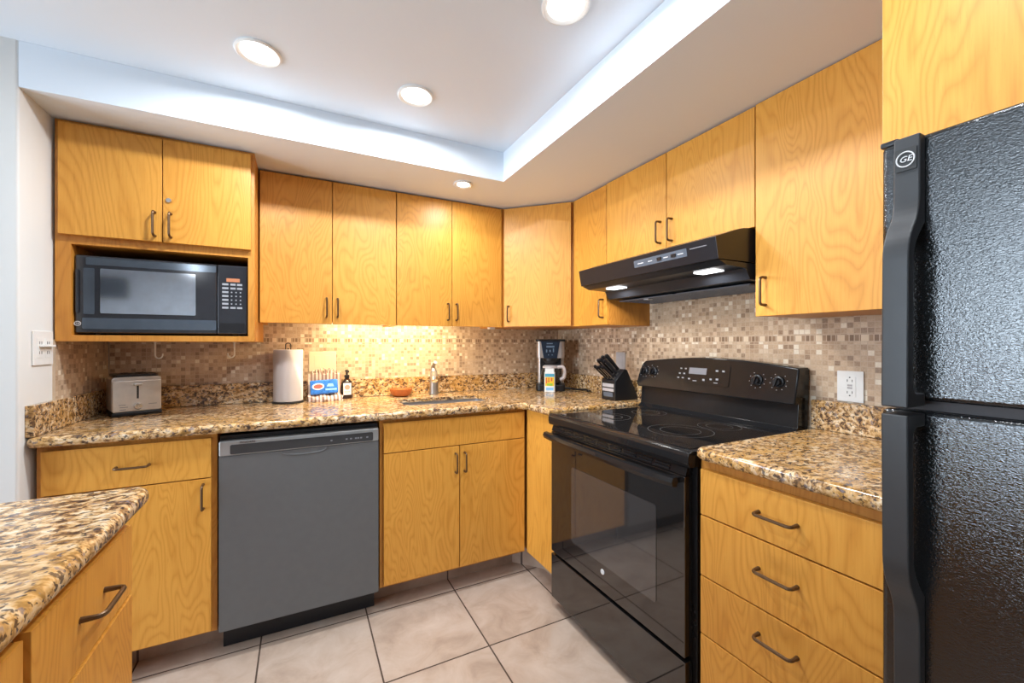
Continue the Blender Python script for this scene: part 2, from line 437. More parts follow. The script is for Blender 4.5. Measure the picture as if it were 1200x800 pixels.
struct('baseboard_right', bx(1.17, 1.19, .40, .835, 0, .118, bev=0), 'toe')
struct('baseboard_left', bx(-.45, -.43, -.5, 1.06, 0, .118, bev=0), 'toe')

# ------------------------------------------------------------------ cabinets
def door(parent, x0, x1, y0, y1, z0, z1, name='door'):
    return obj(name, bx(x0, x1, y0, y1, z0, z1, bev=.0018), 'wood', parent)

def hollow(bm, x0, x1, y0, y1, z0, z1, t=.018, open_face='y0'):
    """cabinet box of panels"""
    box(bm, x0, x0+t, y0, y1, z0, z1); box(bm, x1-t, x1, y0, y1, z0, z1)
    box(bm, x0+t, x1-t, y0, y1, z0, z0+t); box(bm, x0+t, x1-t, y0, y1, z1-t, z1)

# base cabinet at the left end
c = thing('base_cabinet', (-.54, 2.2, .118), 'maple base cabinet with one drawer over one door, below the toaster', 'cabinet')
obj('body', bx(-.795, -.291, 1.917, 2.511, .118, .888, bev=.001), 'wood_frame', c)
d = door(c, -.778, -.308, 1.898, 1.916, .722, .872, 'drawer'); handle(d, (-.540, 1.898, .795), (1, 0, 0), (0, -1, 0))
d = door(c, -.778, -.308, 1.898, 1.916, .130, .718); handle(d, (-.333, 1.898, .652), (0, 0, 1), (0, -1, 0))
# sink base
c = thing('sink_cabinet', (.705, 2.2, .118), 'maple base cabinet with two doors under the sink', 'cabinet')
b = new(); box(b, .324, .339, 1.917, 2.511, .118, .888, .001); box(b, .339, 1.082, 1.917, 1.935, .118, .888); box(b, 1.066, 1.084, 1.935, 2.511, .118, .888); box(b, .339, 1.066, 1.935, 2.511, .118, .136); box(b, .339, 1.066, 2.500, 2.511, .136, .70)
obj('body', b, 'wood_frame', c)
door(c, .340, 1.072, 1.898, 1.916, .735, .872, 'false_drawer_front')
d = door(c, .340, .704, 1.898, 1.916, .132, .731); handle(d, (.683, 1.898, .650), (0, 0, 1), (0, -1, 0))
d = door(c, .708, 1.072, 1.898, 1.916, .132, .731); handle(d, (.730, 1.898, .650), (0, 0, 1), (0, -1, 0))
# corner base
c = thing('corner_base_cabinet', (1.4, 2.0, .118), 'plain maple corner cabinet panel between sink cabinet and stove', 'cabinet')
obj('body', bx(1.105, 1.70, 1.634, 2.511, .118, .888, bev=.001), 'wood_frame', c)
obj('front_panel', bx(1.086, 1.104, 1.634, 1.896, .125, .888, bev=.0015), 'wood', c)
# drawer base right of the stove
c = thing('drawer_cabinet', (1.38, .62, .118), 'maple cabinet with a stack of four drawers between stove and refrigerator', 'cabinet')
obj('body', bx(1.090, 1.70, .385, .842, .118, .888, bev=.001), 'wood_frame', c)
for z0, z1, hz in ((.728, .862, .797), (.548, .724, .650), (.376, .544, .480), (.125, .372, .262)):
    d = door(c, 1.070, 1.088, .392, .830, z0, z1, 'drawer'); handle(d, (1.070, .611, hz), (0, 1, 0), (-1, 0, 0))
# peninsula
PX, PE = -.322, 1.128
c = thing('peninsula_cabinet', (-.63, .94, .118), 'maple peninsula cabinet at the free end, drawer over a door, dark bow handle', 'cabinet')
obj('body', bx(-.93, PX-.019, .760, PE, .118, .888, bev=.001), 'wood_frame', c)
d = door(c, PX-.018, PX, .765, PE, .708, .850, 'drawer'); handle(d, (PX, .945, .783), (0, 1, 0), (-1*-1, 0, 0))
door(c, PX-.018, PX, .765, PE, .125, .700)
c = thing('peninsula_cabinet', (-.63, .50, .118), 'maple peninsula cabinet cut off by the lower left corner of the photo', 'cabinet')
obj('body', bx(-.93, PX-.019, .250, .757, .118, .888, bev=.001), 'wood_frame', c)
d = door(c, PX-.018, PX, .258, .748, .708, .850, 'drawer'); handle(d, (PX, .50, .783), (0, 1, 0), (1, 0, 0))
d = door(c, PX-.018, PX, .258, .748, .125, .700); handle(d, (PX, .30, .62), (0, 0, 1), (1, 0, 0))
# microwave wall cabinet
c = thing('microwave_cabinet', (-.49, 2.28, 1.243), 'maple wall cabinet with two doors above an open niche holding the microwave', 'cabinet')
b = new(); X0, X1, Y0, Y1 = -.803, -.178, 2.05, 2.511
box(b, X0, -.759, Y0, Y1, 1.243, 2.055, .001); box(b, -.202, X1, Y0, Y1, 1.243, 2.055, .001)
box(b, -.759, -.202, Y0, Y1, 1.243, 1.266); box(b, -.759, -.202, Y0, Y1, 1.603, 1.645); box(b, -.759, -.202, Y0, Y1, 2.02, 2.055)
box(b, -.759, -.202, Y1-.012, Y1, 1.266, 1.603); box(b, -.759, -.202, Y0+.004, Y0+.02, 1.645, 2.02)
obj('body', b, 'wood_frame', c)
d = door(c, -.788, -.4895, 2.030, 2.049, 1.634, 2.040); handle(d, (-.511, 2.030, 1.7012), (0, 0, 1), (0, -1, 0))
d = door(c, -.4865, -.190, 2.030, 2.049, 1.634, 2.040); handle(d, (-.461, 2.030, 1.702), (0, 0, 1), (0, -1, 0))
b = new(); lathe(b, [(0, -.006), (.008, -.006), (.010, -.003), (.010, .001)], (-.468, 2.030, 1.800), 20, 'y'); box(b, -.4705, -.4655, 2.0235, 2.0245, 1.794, 1.806)
obj('lock', b, 'steel', d, 'round nickel cam lock')
# uppers over the sink wall
for x0, xm, x1, lab in ((-.173, .144, .462, 'maple two-door wall cabinet above the paper towels, beside the microwave cabinet'),
                        (.463, .777, 1.094, 'maple two-door wall cabinet above the sink')):
    c = thing('wall_cabinet', ((x0+x1)/2, 2.37, 1.335), lab, 'cabinet')
    b = new(); box(b, x0, x0+.016, 2.234, 2.511, 1.335, 2.055); box(b, x1-.016, x1, 2.234, 2.511, 1.335, 2.055)
    box(b, x0+.016, x1-.016, 2.234, 2.511, 1.347, 2.055)
    obj('body', b, 'wood_frame', c)
    d = door(c, x0+.002, xm-.0015, 2.214, 2.233, 1.334, 2.047); handle(d, (xm-.027, 2.214, 1.415), (0, 0, 1), (0, -1, 0))
    d = door(c, xm+.0015, x1-.002, 2.214, 2.233, 1.334, 2.047); handle(d, (xm+.024, 2.214, 1.415), (0, 0, 1), (0, -1, 0))
# diagonal corner cabinet
c = thing('corner_wall_cabinet', (1.45, 2.3, 1.335), 'single-door maple wall cabinet set diagonally across the corner above the coffee maker', 'cabinet')
A = Vector((1.099, 2.213)); B = Vector((1.401, 1.916)); t = (B-A).normalized(); n = Vector((t.y, -t.x))   # n points into the room
if n.dot(Vector((-1, -1))) < 0: n = -n
A2, B2 = A-n*.020, B-n*.020
b = new(); prism(b, [tuple(A2), tuple(B2), (1.415, 1.916), (1.7012, 1.916), (1.7012, 2.511), (1.099, 2.511), (1.099, 2.226)], 1.335, 2.055); obj('body', b, 'wood_frame', c)
b = new(); p0, p1 = A+t*.008, B-t*.012; prism(b, [tuple(p0), tuple(p1), tuple(p1-n*.019), tuple(p0-n*.019)], 1.338, 2.047, bev=.0015); d = obj('door', b, 'wood', c)
hc = A+t*.038; handle(d, (hc.x, hc.y, 1.414), (0, 0, 1), (n.x, n.y, 0))
# right wall uppers
XU = 1.401
c = thing('wall_cabinet', (1.56, 1.77, 1.330), 'narrow single-door maple wall cabinet left of the range hood', 'cabinet')
obj('body', bx(XU+.020, 1.7012, 1.631, 1.913, 1.331, 2.055, bev=.001), 'wood_frame', c)
d = door(c, XU, XU+.019, 1.633, 1.905, 1.333, 2.047); handle(d, (XU, 1.657, 1.416), (0, 0, 1), (-1, 0, 0))
c = thing('wall_cabinet', (1.56, 1.25, 1.634), 'short two-door maple wall cabinet right above the range hood', 'cabinet')
obj('body', bx(XU+.020, 1.7012, .8735, 1.629, 1.636, 2.055, bev=.001), 'wood_frame', c)
d = door(c, XU, XU+.019, 1.2535, 1.630, 1.636, 2.050); handle(d, (XU, 1.283, 1.716), (0, 0, 1), (-1, 0, 0))
d = door(c, XU, XU+.019, .8745, 1.2505, 1.636, 2.050); handle(d, (XU, 1.222, 1.713), (0, 0, 1), (-1, 0, 0))
c = thing('wall_cabinet', (1.56, .64, 1.327), 'tall single-door maple wall cabinet between range hood and refrigerator', 'cabinet')
obj('body', bx(XU+.020, 1.7012, .413, .8725, 1.329, 2.055, bev=.001), 'wood_frame', c)
d = door(c, XU, XU+.019, .413, .8715, 1.327, 2.053); handle(d, (XU, .838, 1.410), (0, 0, 1), (-1, 0, 0))
c = thing('refrigerator_cabinet', (1.39, 0, 1.63), 'deep maple cabinet directly above the black refrigerator', 'cabinet')
obj('body', bx(1.105, 1.7012, -.41, .411, 1.632, 2.055, bev=.001), 'wood_frame', c)
d = door(c, 1.085, 1.104, .002, .412, 1.630, 2.053); handle(d, (1.085, .03, 1.70), (0, 0, 1), (-1, 0, 0))
d = door(c, 1.085, 1.104, -.412, -.001, 1.630, 2.053); handle(d, (1.085, -.03, 1.70), (0, 0, 1), (-1, 0, 0))

# ------------------------------------------------------------------ granite worktops
def slab_bm(poly, z0, z1, r=.015):
    b = new(); prism(b, poly, z0, z1)
    es = [e for e in b.edges if abs(e.verts[0].co.z-e.verts[1].co.z) < 1e-6]
    bmesh.ops.bevel(b, geom=es, offset=r, segments=4, profile=.5, affect='EDGES', clamp_overlap=True)
    return b
def fillet(poly, idx, r, seg=6):
    out = []
    for i, p in enumerate(poly):
        if i not in idx: out.append(p); continue
        P = Vector(p); a = (Vector(poly[i-1])-P).normalized(); c_ = (Vector(poly[(i+1) % len(poly)])-P).normalized()
        rr = idx[i]; ctr = P+(a+c_)*rr
        s, e = P+a*rr-ctr, P+c_*rr-ctr
        a0 = math.atan2(s.y, s.x); da = math.atan2(s.x*e.y-s.y*e.x, s.dot(e))
        for k in range(seg+1):
            q = a0+da*k/seg; out.append((ctr.x+rr*math.cos(q), ctr.y+rr*math.sin(q)))
    return out
SX0, SX1, SY0, SY1 = .472, .958, 2.035, 2.275
main = [(-.806, 2.508), (-.806, 1.872), (1.055, 1.872), (1.055, 1.631), (1.70, 1.631), (1.70, 2.508)]
b = slab_bm(fillet(main, {1: .02, 2: .03}, 0), .889, ZC)
me = bpy.data.meshes.new('cut'); b.to_mesh(me); b.free()
tmp = bpy.data.objects.new('cut', me); COL.objects.link(tmp)
b = new(); prism(b, rrect(SX0, SX1, SY0, SY1, .05), .8, 1.0); mc = bpy.data.meshes.new('cut'); b.to_mesh(mc); b.free()
cut = bpy.data.objects.new('cut', mc); COL.objects.link(cut)
b = new(); prism(b, rrect(SX0-.045, SX1+.045, SY0-.045, SY1+.045, .07), .8, .907); mc = bpy.data.meshes.new('cut'); b.to_mesh(mc); b.free()
cut2 = bpy.data.objects.new('cut', mc); COL.objects.link(cut2)
md = tmp.modifiers.new('recess', 'BOOLEAN'); md.operation = 'DIFFERENCE'; md.solver = 'EXACT'; md.object = cut2
md = tmp.modifiers.new('hole', 'BOOLEAN'); md.operation = 'DIFFERENCE'; md.solver = 'EXACT'; md.object = cut
bpy.context.view_layer.update()
me2 = bpy.data.meshes.new_from_object(tmp.evaluated_get(bpy.context.evaluated_depsgraph_get()))
b = new(); b.from_mesh(me2)
for o_ in (tmp, cut, cut2): bpy.data.objects.remove(o_)
c = thing('granite_countertop', (0, 0, 0), 'long L-shaped speckled gold granite countertop around the sink', 'countertop')
top = obj('worktop', b, 'granite', c)
obj('backsplash', bx(-.784, 1.70, YB-.030, YB-.0085, ZC+.001, 1.030, bev=.002), 'granite', c)
obj('backsplash', bx(XL+.0005, XL+.022, 1.885, YB-.010, ZC+.001, 1.030, bev=.002), 'granite', c)
obj('backsplash', bx(XR-.030, XR-.0085, 1.640, YB-.032, ZC+.001, 1.030, bev=.002), 'granite', c)
c = thing('granite_countertop', (0, 0, 0), 'short speckled granite countertop over the drawers beside the refrigerator', 'countertop')
p = [(1.70, .845), (1.055, .845), (1.055, .385), (1.70, .385)]
obj('worktop', slab_bm(fillet(p, {1: .03}, 0), .889, ZC), 'granite', c)
obj('backsplash', bx(XR-.030, XR-.0085, .390, .842, ZC+.001, 1.030, bev=.002), 'granite', c)
c = thing('granite_countertop', (0, 0, 0), 'speckled granite peninsula countertop in the lower left foreground', 'countertop')
p = [(-.292, .20), (-.292, 1.150), (-1.10, 1.150), (-1.10, .20)]
obj('worktop', slab_bm(fillet(p, {1: .035}, 0), .889, ZC), 'granite', c)

# ------------------------------------------------------------------ sink and faucet
c = thing('sink', (.715, 2.155, .72), 'undermount stainless steel sink set in the granite', 'sink')
b = new()
lo, hi, z1, z0 = rrect(SX0-.006, SX1+.006, SY0-.006, SY1+.006, .055), rrect(SX0+.02, SX1-.02, SY0+.02, SY1-.02, .05), .9065, .72
R = [[b.verts.new((x, y, z)) for x, y in pl] for pl, z in ((rrect(SX0-.03, SX1+.03, SY0-.03, SY1+.03, .06), z1), (lo, z1), (lo, z1-.06), (hi, z0+.02), (rrect(SX0+.045, SX1-.045, SY0+.045, SY1-.045, .04), z0))]
for a_, b_ in zip(R, R[1:]):
    k_ = len(a_)
    for k in range(k_): b.faces.new((a_[k], a_[(k+1) % k_], b_[(k+1) % k_], b_[k]))
b.faces.new(R[-1]); bmesh.ops.recalc_face_normals(b, faces=b.faces)
bmesh.ops.solidify(b, geom=b.faces[:], thickness=.002)
obj('basin', b, 'sink', c)
obj('drain', lathe(new(), [(0, .004), (.03, .004), (.042, .006), (.045, .001), (0, .001)], (.715, 2.155, .7205), 24), 'chrome', c)
c = thing('faucet', (.737, 2.44, ZC), 'brushed nickel single-lever faucet behind the sink', 'faucet')
fx, fy = .737, 2.44
b = lathe(new(), [(0, .001), (.029, .001), (.029, .008), (.0265, .014), (.025, .06), (.0225, .11), (.022, .135), (.018, .148), (0, .150)], (fx, fy, ZC), 24)
obj('body', b, 'faucet', c)
b = new(); tube(b, [(fx-q*.26, fy-q*.965, ZC+h) for q, h in ((.005, .10), (.05, .128), (.10, .132), (.145, .122), (.17, .105))], [.016, .016, .0155, .0155, .017], 16); obj('spout', b, 'faucet', c)
b = new(); tube(b, [(fx-.164*.26, fy-.164*.965, ZC+.112), (fx-.176*.26, fy-.176*.965, ZC+.096)], [.0195, .0185], 18); obj('aerator', b, 'chrome', c)
b = new(); tube(b, [(fx, fy, ZC+.143), (fx-.004, fy+.006, ZC+.165), (fx-.003, fy-.012, ZC+.182), (fx, fy-.035, ZC+.198)], [.017, .014, .010, .012], 14); obj('lever', b, 'faucet', c)

# ------------------------------------------------------------------ dishwasher
c = thing('dishwasher', (.018, 2.2, 0), 'slate grey built-in dishwasher beneath the granite countertop', 'dishwasher')
obj('tub', bx(-.284, .317, 1.926, 2.50, .118, .872, bev=.002), 'black', c)
obj('door', bx(-.283, .316, 1.893, 1.925, .117, .797, bev=.003), 'dw', c)
cp = obj('control_strip', bx(-.283, .316, 1.890, 1.925, .7975, .8555, bev=.005, seg=3), 'dw_light', c, 'lighter grey control strip')
b = new(); prism(b, rrect(-.246, .291, .803, .840, .006), 1.8885, 1.892, 'y'); cpp = obj('panel', b, 'dw_panel', cp, 'dark inset control panel')
for x in (.115, .176, .194, .214, .224, .236, .262): obj('button', bx(x, x+.008, 1.8878, 1.8886, .817, .823, bev=0), 'print_dim', cp)
b = new(); text_bm(b, 'FRIGIDAIRE', .0105, (-.188, 1.8896, .8465), (1, 0, 0), (0, 0, 1)); obj('lettering', b, 'print_dark', cp)
b = new(); tube(b, [(.015+.085*math.cos(a), 1.8925, .797-.022*math.sin(a)**.6) for a in [PI*k/24 for k in range(25)]], .0022, 6); obj('pocket_rim', b, 'dw', c)
obj('toe_plate', bx(-.282, .312, 1.988, 1.998, .001, .119, bev=.002), 'black', c)

# ------------------------------------------------------------------ range
SYA, SYB = .853, 1.625
c = thing('stove', (1.36, 1.24, 0), 'freestanding black electric stove with smooth glass top between granite countertops', 'stove')
obj('body', bx(1.092, 1.685, SYA+.004, SYB-.004, .03, .884, bev=.003), 'gloss', c)
for y in (SYA+.05, SYB-.05):
    for x in (1.14, 1.62): obj('foot', lathe(new(), [(0, 0), (.018, 0), (.018, .012), (.012, .03), (0, .03)], (x, y, 0.001), 14), 'black', c)
b = new(); prism(b, [(1.050, .858), (1.046, .872), (1.046, .893), (1.052, .903), (1.064, .907), (1.62, .907), (1.62, .884), (1.09, .884), (1.09, .858)], SYA, SYB, 'y', bev=.002)
ct = obj('cooktop_frame', b, 'gloss', c)
b = new(); prism(b, rrect(1.078, 1.605, SYA+.022, SYB-.022, .012), .9065, .9095); gt = obj('glass_top', b, 'glass_black', c)
for bxx, byy, r in ((1.275, 1.075, .115), (1.475, 1.06, .078), (1.235, 1.42, .092), (1.475, 1.42, .078)):
    b = new()
    for rr in (r, r*.62):
        k_ = 48; a_ = [[b.verts.new((bxx+q*math.cos(2*PI*k/k_), byy+q*math.sin(2*PI*k/k_), .9098)) for k in range(k_)] for q in (rr, rr-.0018)]
        for k in range(k_): b.faces.new((a_[0][k], a_[0][(k+1) % k_], a_[1][(k+1) % k_], a_[1][k]))
    obj('burner_ring', b, 'ring', gt)
dr = obj('oven_door', bx(1.056, 1.091, SYA+.020, SYB-.010, .268, .826, bev=.004), 'glass_black', c)
b = new(); prism(b, rrect(.985, 1.455, .375, .700, .012), 1.0545, 1.0565, 'x'); obj('window', b, 'oven_window', dr, 'smoked glass oven window')
b = new(); lathe(b, [(0, -.002), (.0095, -.002), (.0105, 0)], (1.0555, 1.252, .346), 20, 'x'); obj('emblem', b, 'print', dr, 'small round pale emblem')
# vent strip between door and cooktop, with dark slots
b = new(); prism(b, [(1.058, .828), (1.066, .852), (1.091, .856), (1.091, .828)], SYA+.020, SYB-.010, 'y', bev=.001); vt = obj('vent_strip', b, 'gloss', c)
b = new()
for k in range(9):
    y = SYB-.07-k*.074
    for dz in (.834, .8425): box(b, 1.0545+(dz-.828)*.33, 1.068, y-.030, y+.030, dz, dz+.0045)
obj('slots', b, 'black', vt)
# handle bar, flat and slightly bowed
b = new(); pts = []; k_ = 16
sec = [(-.010, -.013), (.006, -.015), (.012, 0), (.006, .015), (-.010, .013), (-.016, 0)]
rings = []
for i in range(k_+1):
    f = i/k_; y = SYB-.012-f*(SYB-SYA-.040); bow = 1-(2*f-1)**4; x = 1.024-.016*bow
    rings.append([b.verts.new((x+sx, y, .812+sz)) for sx, sz in sec])
for a_, b_ in zip(rings, rings[1:]):
    for k in range(6): b.faces.new((a_[k], a_[(k+1) % 6], b_[(k+1) % 6], b_[k]))
b.faces.new(rings[0]); b.faces.new(rings[-1][::-1]); bmesh.ops.recalc_face_normals(b, faces=b.faces)
for y in (SYB-.034, SYA+.050): box(b, 1.020, 1.058, y-.012, y+.012, .802, .822, .003)
obj('handle', b, 'gloss', dr)
obj('storage_drawer', bx(1.058, 1.091, SYA+.020, SYB-.006, .050, .254, bev=.005), 'glass_black', c)
# backguard
b = new(); prism(b, [(1.598, .905), (1.625, .925), (1.632, 1.015), (1.692, 1.015), (1.692, .905)], SYA+.004, SYB-.004, 'y', bev=.002); obj('riser', b, 'gloss', c)
arc = [(1.622, 1.012), (1.634, 1.030), (1.628, 1.075), (1.612, 1.128)] + [(1.594-k/14*.735, 1.145+.026*math.sin(PI*k/14)) for k in range(15)] + [(.854, 1.135), (.857, 1.012)]
b = new(); prism(b, arc, 0, 1, 'x')
for v in b.verts:
    fr = v.co.x < .5; v.co.x = (1.604+(v.co.z-1.012)*.20) if fr else 1.694
bmesh.ops.bevel(b, geom=[e for e in b.edges if e.verts[0].co.x < 1.66 and e.verts[1].co.x < 1.66], offset=.006, segments=3, profile=.5, affect='EDGES', clamp_overlap=True)
bg = obj('backguard', b, 'gloss', c)
def bgx(z): return 1.604+(z-1.012)*.20
for y, z in ((1.588, 1.094), (1.528, 1.096), (1.000, 1.091), (.920, 1.090)):
    b = new(); lathe(b, [(0, -.020), (.013, -.020), (.0155, -.016), (.0165, -.008), (.021, -.006), (.0225, 0)], (bgx(z), y, z), 24, 'x')
    vsb = len(b.verts); q = Matrix.Rotation(.35, 3, 'X')
    vv = box(b, -.028, -.018, -.004, .004, -.016, .016)
    for v in vv: v.co = q @ v.co + Vector((bgx(z), y, z))
    k = obj('knob', b, 'black', bg)
    b = new()
    for a in [i*PI/5+.5 for i in range(9)]:
        yy, zz = y+.031*math.sin(a), z+.031*math.cos(a)
        box(b, bgx(zz)-.0012, bgx(zz)-.0002, yy-.0016, yy+.0016, zz-.0013, zz+.0013)
    obj('dial_marks', b, 'print_mid', k)
b = new(); pl = rrect(1.116, 1.392, 1.052, 1.138, .006); prism(b, pl, 0, 1, 'x')
for v in b.verts: v.co.x = bgx(v.co.z)-(.003 if v.co.x < .5 else -.004)
ds = obj('display_panel', b, 'gloss', bg)
b = new()
for y, z, w, h in ((1.36, 1.118, .012, .008), (1.335, 1.118, .012, .008), (1.365, 1.095, .012, .009), (1.34, 1.095, .012, .009), (1.37, 1.075, .014, .008), (1.345, 1.075, .014, .008), (1.31, 1.073, .014, .009), (1.28, 1.066, .026, .005),
                   (1.235, 1.073, .014, .012), (1.175, 1.116, .016, .010), (1.145, 1.116, .014, .010), (1.20, 1.078, .013, .010), (1.17, 1.080, .015, .011), (1.175, 1.064, .025, .004)):
    obj('button', bx(bgx(z)-.0042, bgx(z)-.003, y-w*.38, y+w*.38, z-h*.36, z+h*.36, bev=0), 'print_mid', ds)
b = new(); z0, z1 = 1.096, 1.124; vv = box(b, 0, .001, 1.225, 1.315, z0, z1)
for v in vv: v.co.x = bgx(v.co.z)-(.0045 if v.co.x < .0005 else .003)
obj('clock_window', b, 'print_dim', ds)

# ------------------------------------------------------------------ range hood
HY0, HY1 = .884, 1.612
c = thing('range_hood', (1.45, 1.25, 1.45), 'black under-cabinet range hood with two lights above the stove', 'range hood')
top_c = [(1.270+.13*k/6, 1.603+.030*math.sin(PI/2*k/6)) for k in range(7)]
prof = [(1.226, 1.513), (1.212, 1.585)] + top_c + [(1.70, 1.633), (1.70, 1.515), (1.40, 1.515)]
b = new(); prism(b, prof, HY0, HY1, 'y', bev=.0015); hb = obj('shell', b, 'hood', c)
b = new(); prism(b, [(1.232, 1.512), (1.270, 1.497), (1.372, 1.494), (1.396, 1.457), (1.70, 1.448), (1.70, 1.513)], HY0+.003, HY1-.003, 'y', bev=.001); hu = obj('underside', b, 'hood_under', c)
b = new()
for y0, y1 in ((HY0+.03, 1.235), (1.255, HY1-.03)): box(b, 1.44, 1.66, y0, y1, 1.4455, 1.4495, .001)
for k in range(14): box(b, 1.44+k*.0165, 1.446+k*.0165, HY0+.035, HY1-.035, 1.4435, 1.4465)
obj('filter', b, 'hood_panel', hu)
def face_box(b, y0, y1, z0, z1, d):
    vv = box(b, 0, 1, y0, y1, z0, z1)
    for v in vv: v.co.x = 1.226-(v.co.z-1.513)*.194+(-d if v.co.x < .5 else .002)
b = new(); face_box(b, .998, 1.250, 1.541, 1.569, .0012); hp = obj('control_panel', b, 'hood_panel', hb, 'grey switch panel')
b = new()
for y in (1.12, 1.055):
    b = new(); face_box(b, y-.010, y+.010, 1.549, 1.560, .004); obj('switch', b, 'black', hp)
b = new()
for y, w in ((1.215, .03), (1.165, .02), (1.09, .02), (1.025, .025)):
    b = new(); face_box(b, y-w/2, y+w/2, 1.553, 1.556, .002); obj('printed_mark', b, 'print', hp)
b = new(); face_box(b, .92, .985, 1.561, 1.564, .0015); obj('badge', b, 'print_dim', hb)
for y in (1.475, .995):
    b = new(); vv = box(b, 1.300, 1.352, y-.042, y+.042, 1.4915, 1.4965, .001); obj('lamp_lens', b, 'lens_hood', hu)
    area('hood_lamp', (1.33, y, 1.485), (0, 0, 0), .04, .07, 1.1, (1, .95, .9), parent=c)
obj('latch', bx(1.45, 1.48, 1.40, 1.43, 1.4405, 1.446, bev=.001), 'print', hu)

# ------------------------------------------------------------------ refrigerator
FX, FA, FB = .950, -.355, .362
c = thing('refrigerator', (1.33, 0, 0), 'black top-freezer refrigerator with pebbled doors at the right edge', 'refrigerator')
obj('cabinet_body', bx(1.02, 1.69, FA+.004, FB-.006, .03, 1.575, bev=.004), 'black', c)
for y in (FA+.05, FB-.06):
    for x in (1.07, 1.63): obj('foot', lathe(new(), [(0, 0), (.02, 0), (.02, .012), (.014, .03), (0, .03)], (x, y, .001), 14), 'black', c)
fd = obj('freezer_door', bx(FX, 1.012, FA, FB, 1.136, 1.590, bev=.009, seg=4), 'fridge', c)
ld = obj('refrigerator_door', bx(FX, 1.012, FA, FB, .075, 1.118, bev=.009, seg=4), 'fridge', c)
obj('gasket', bx(.972, 1.019, FA+.012, FB-.012, 1.1185, 1.1355, bev=0), 'slot', c)
obj('kick_grille', bx(.99, 1.018, FA+.01, FB-.01, .012, .070, bev=.003), 'black', c)
obj('hinge_cover', bx(.955, .985, .340, .366, 1.590, 1.600, bev=.003), 'black', fd)
HA, HB = .303, .3375
def fillet_prism(pts, mat, name, par):
    b = new(); prism(b, pts, HA, HB, 'y', bev=.005, seg=3); return obj(name, b, mat, par)
def smooth_path(pts, n=5):
    out = []
    for i in range(len(pts)):
        a, p, q = Vector(pts[max(i-1, 0)]), Vector(pts[i]), Vector(pts[min(i+1, len(pts)-1)])
        if i in (0, len(pts)-1): out.append(tuple(p)); continue
        r = min(.03, (a-p).length*.45, (q-p).length*.45); s = p+(a-p).normalized()*r; e = p+(q-p).normalized()*r
        for k in range(n+1):
            t_ = k/n; out.append(tuple(s*(1-t_)**2+p*2*t_*(1-t_)+e*t_*t_))
    return out
outer = smooth_path([(.930, 1.588), (.928, 1.455), (.888, 1.405), (.884, 1.128)])
inner = smooth_path([(.950, 1.150), (.905, 1.150), (.908, 1.395), (.950, 1.440)])
h1 = fillet_prism(outer+[(.950, 1.128)]+inner+[(.950, 1.588)], 'matte_black', 'handle', fd)
outer = smooth_path([(.930, .60), (.928, .785), (.888, .845), (.884, 1.116)])
inner = smooth_path([(.950, 1.094), (.905, 1.094), (.908, .855), (.950, .805)])
fillet_prism(outer+[(.950, 1.116)]+inner+[(.950, .60)], 'matte_black', 'handle', ld)
# round monogram badge on the freezer handle
b = new(); prism(b, rrect(.3065, .3345, 1.529, 1.567, .002), .9268, .9290, 'x'); bd = obj('badge', b, 'print_dark', h1)
b = new(); cy, cz, rx = .3205, 1.548, .9262
pts = [(rx, cy+.0115*math.cos(a), cz+.0125*math.sin(a)) for a in [2*PI*k/36 for k in range(37)]]
tube(b, pts, .0011, 6); text_bm(b, 'GE', .0135, (rx, cy, cz), (0, -1, 0), (0, 0, 1), .0006, .25)
obj('monogram', b, 'print', bd, 'round GE monogram')

# ------------------------------------------------------------------ microwave
c = thing('microwave', (-.48, 2.28, 1.267), 'black microwave with mirrored window inside the maple niche', 'microwave')
MX0, MX1, MY = -.757, -.206, 2.078
obj('housing', bx(MX0+.004, MX1-.002, MY+.012, 2.42, 1.2745, 1.566, bev=.004), 'black', c)
for x in (MX0+.05, MX1-.05):
    for y in (2.12, 2.38): obj('foot', lathe(new(), [(0, 0), (.012, 0), (.012, .008), (0, .008)], (x, y, 1.2665), 12), 'black', c)
md_ = obj('door', bx(MX0, -.316, MY-.010, MY+.012, 1.274, 1.568, bev=.006, seg=3), 'mw_black', c)
def mwface(x0, x1, z0, z1, mat, name, d=.0112, r=.004, lab=None, par=md_):
    b = new(); prism(b, rrect(x0, x1, z0, z1, r), MY-d, MY-.008, 'y'); return obj(name, b, mat, par, lab)
mwface(-.725, -.318, 1.532, 1.560, 'mw_band', 'top_band'); mwface(-.732, -.700, 1.346, 1.520, 'mw_band', 'side_band')
mwface(-.735, -.318, 1.290, 1.332, 'mw_band', 'lower_band')
mwface(-.684, -.388, 1.350, 1.520, 'mw_window', 'window', .0122, lab='mirrored blue-grey window')
b = bx(-.7525, -.7425, MY-.019, MY-.009, 1.350, 1.512, bev=.003); obj('handle', b, 'mw_black', md_)
b = new(); pts = [(-.748+.009*math.cos(a), MY-.0105, 1.310+.008*math.sin(a)) for a in [2*PI*k/24 for k in range(25)]]; tube(b, pts, .0012, 6); text_bm(b, 'GE', .010, (-.748, MY-.0105, 1.310), (1, 0, 0), (0, 0, 1), .0006, .25)
obj('monogram', b, 'print', md_, 'small round GE monogram')
cp = obj('control_panel', bx(-.315, MX1, MY-.010, MY+.012, 1.274, 1.568, bev=.006, seg=3), 'mw_black', c)
mwface(-.282, -.234, 1.497, 1.512, 'amber', 'display', .0112, .001, 'small amber display', cp)
b = new()
for r in range(7):
    z = 1.486-r*.0165; box(b, -.297, -.275, MY-.0112, MY-.009, z-.004, z+.004)
    for q in range(3):
        if r in (0, 1, 6):
            if q < 2: box(b, -.268+q*.024, -.249+q*.024, MY-.0112, MY-.009, z-.004, z+.004)
        else: box(b, -.266+q*.016, -.261+q*.016, MY-.0112, MY-.009, z-.0025, z+.0025)
obj('keypad', b, 'print_mid', cp)
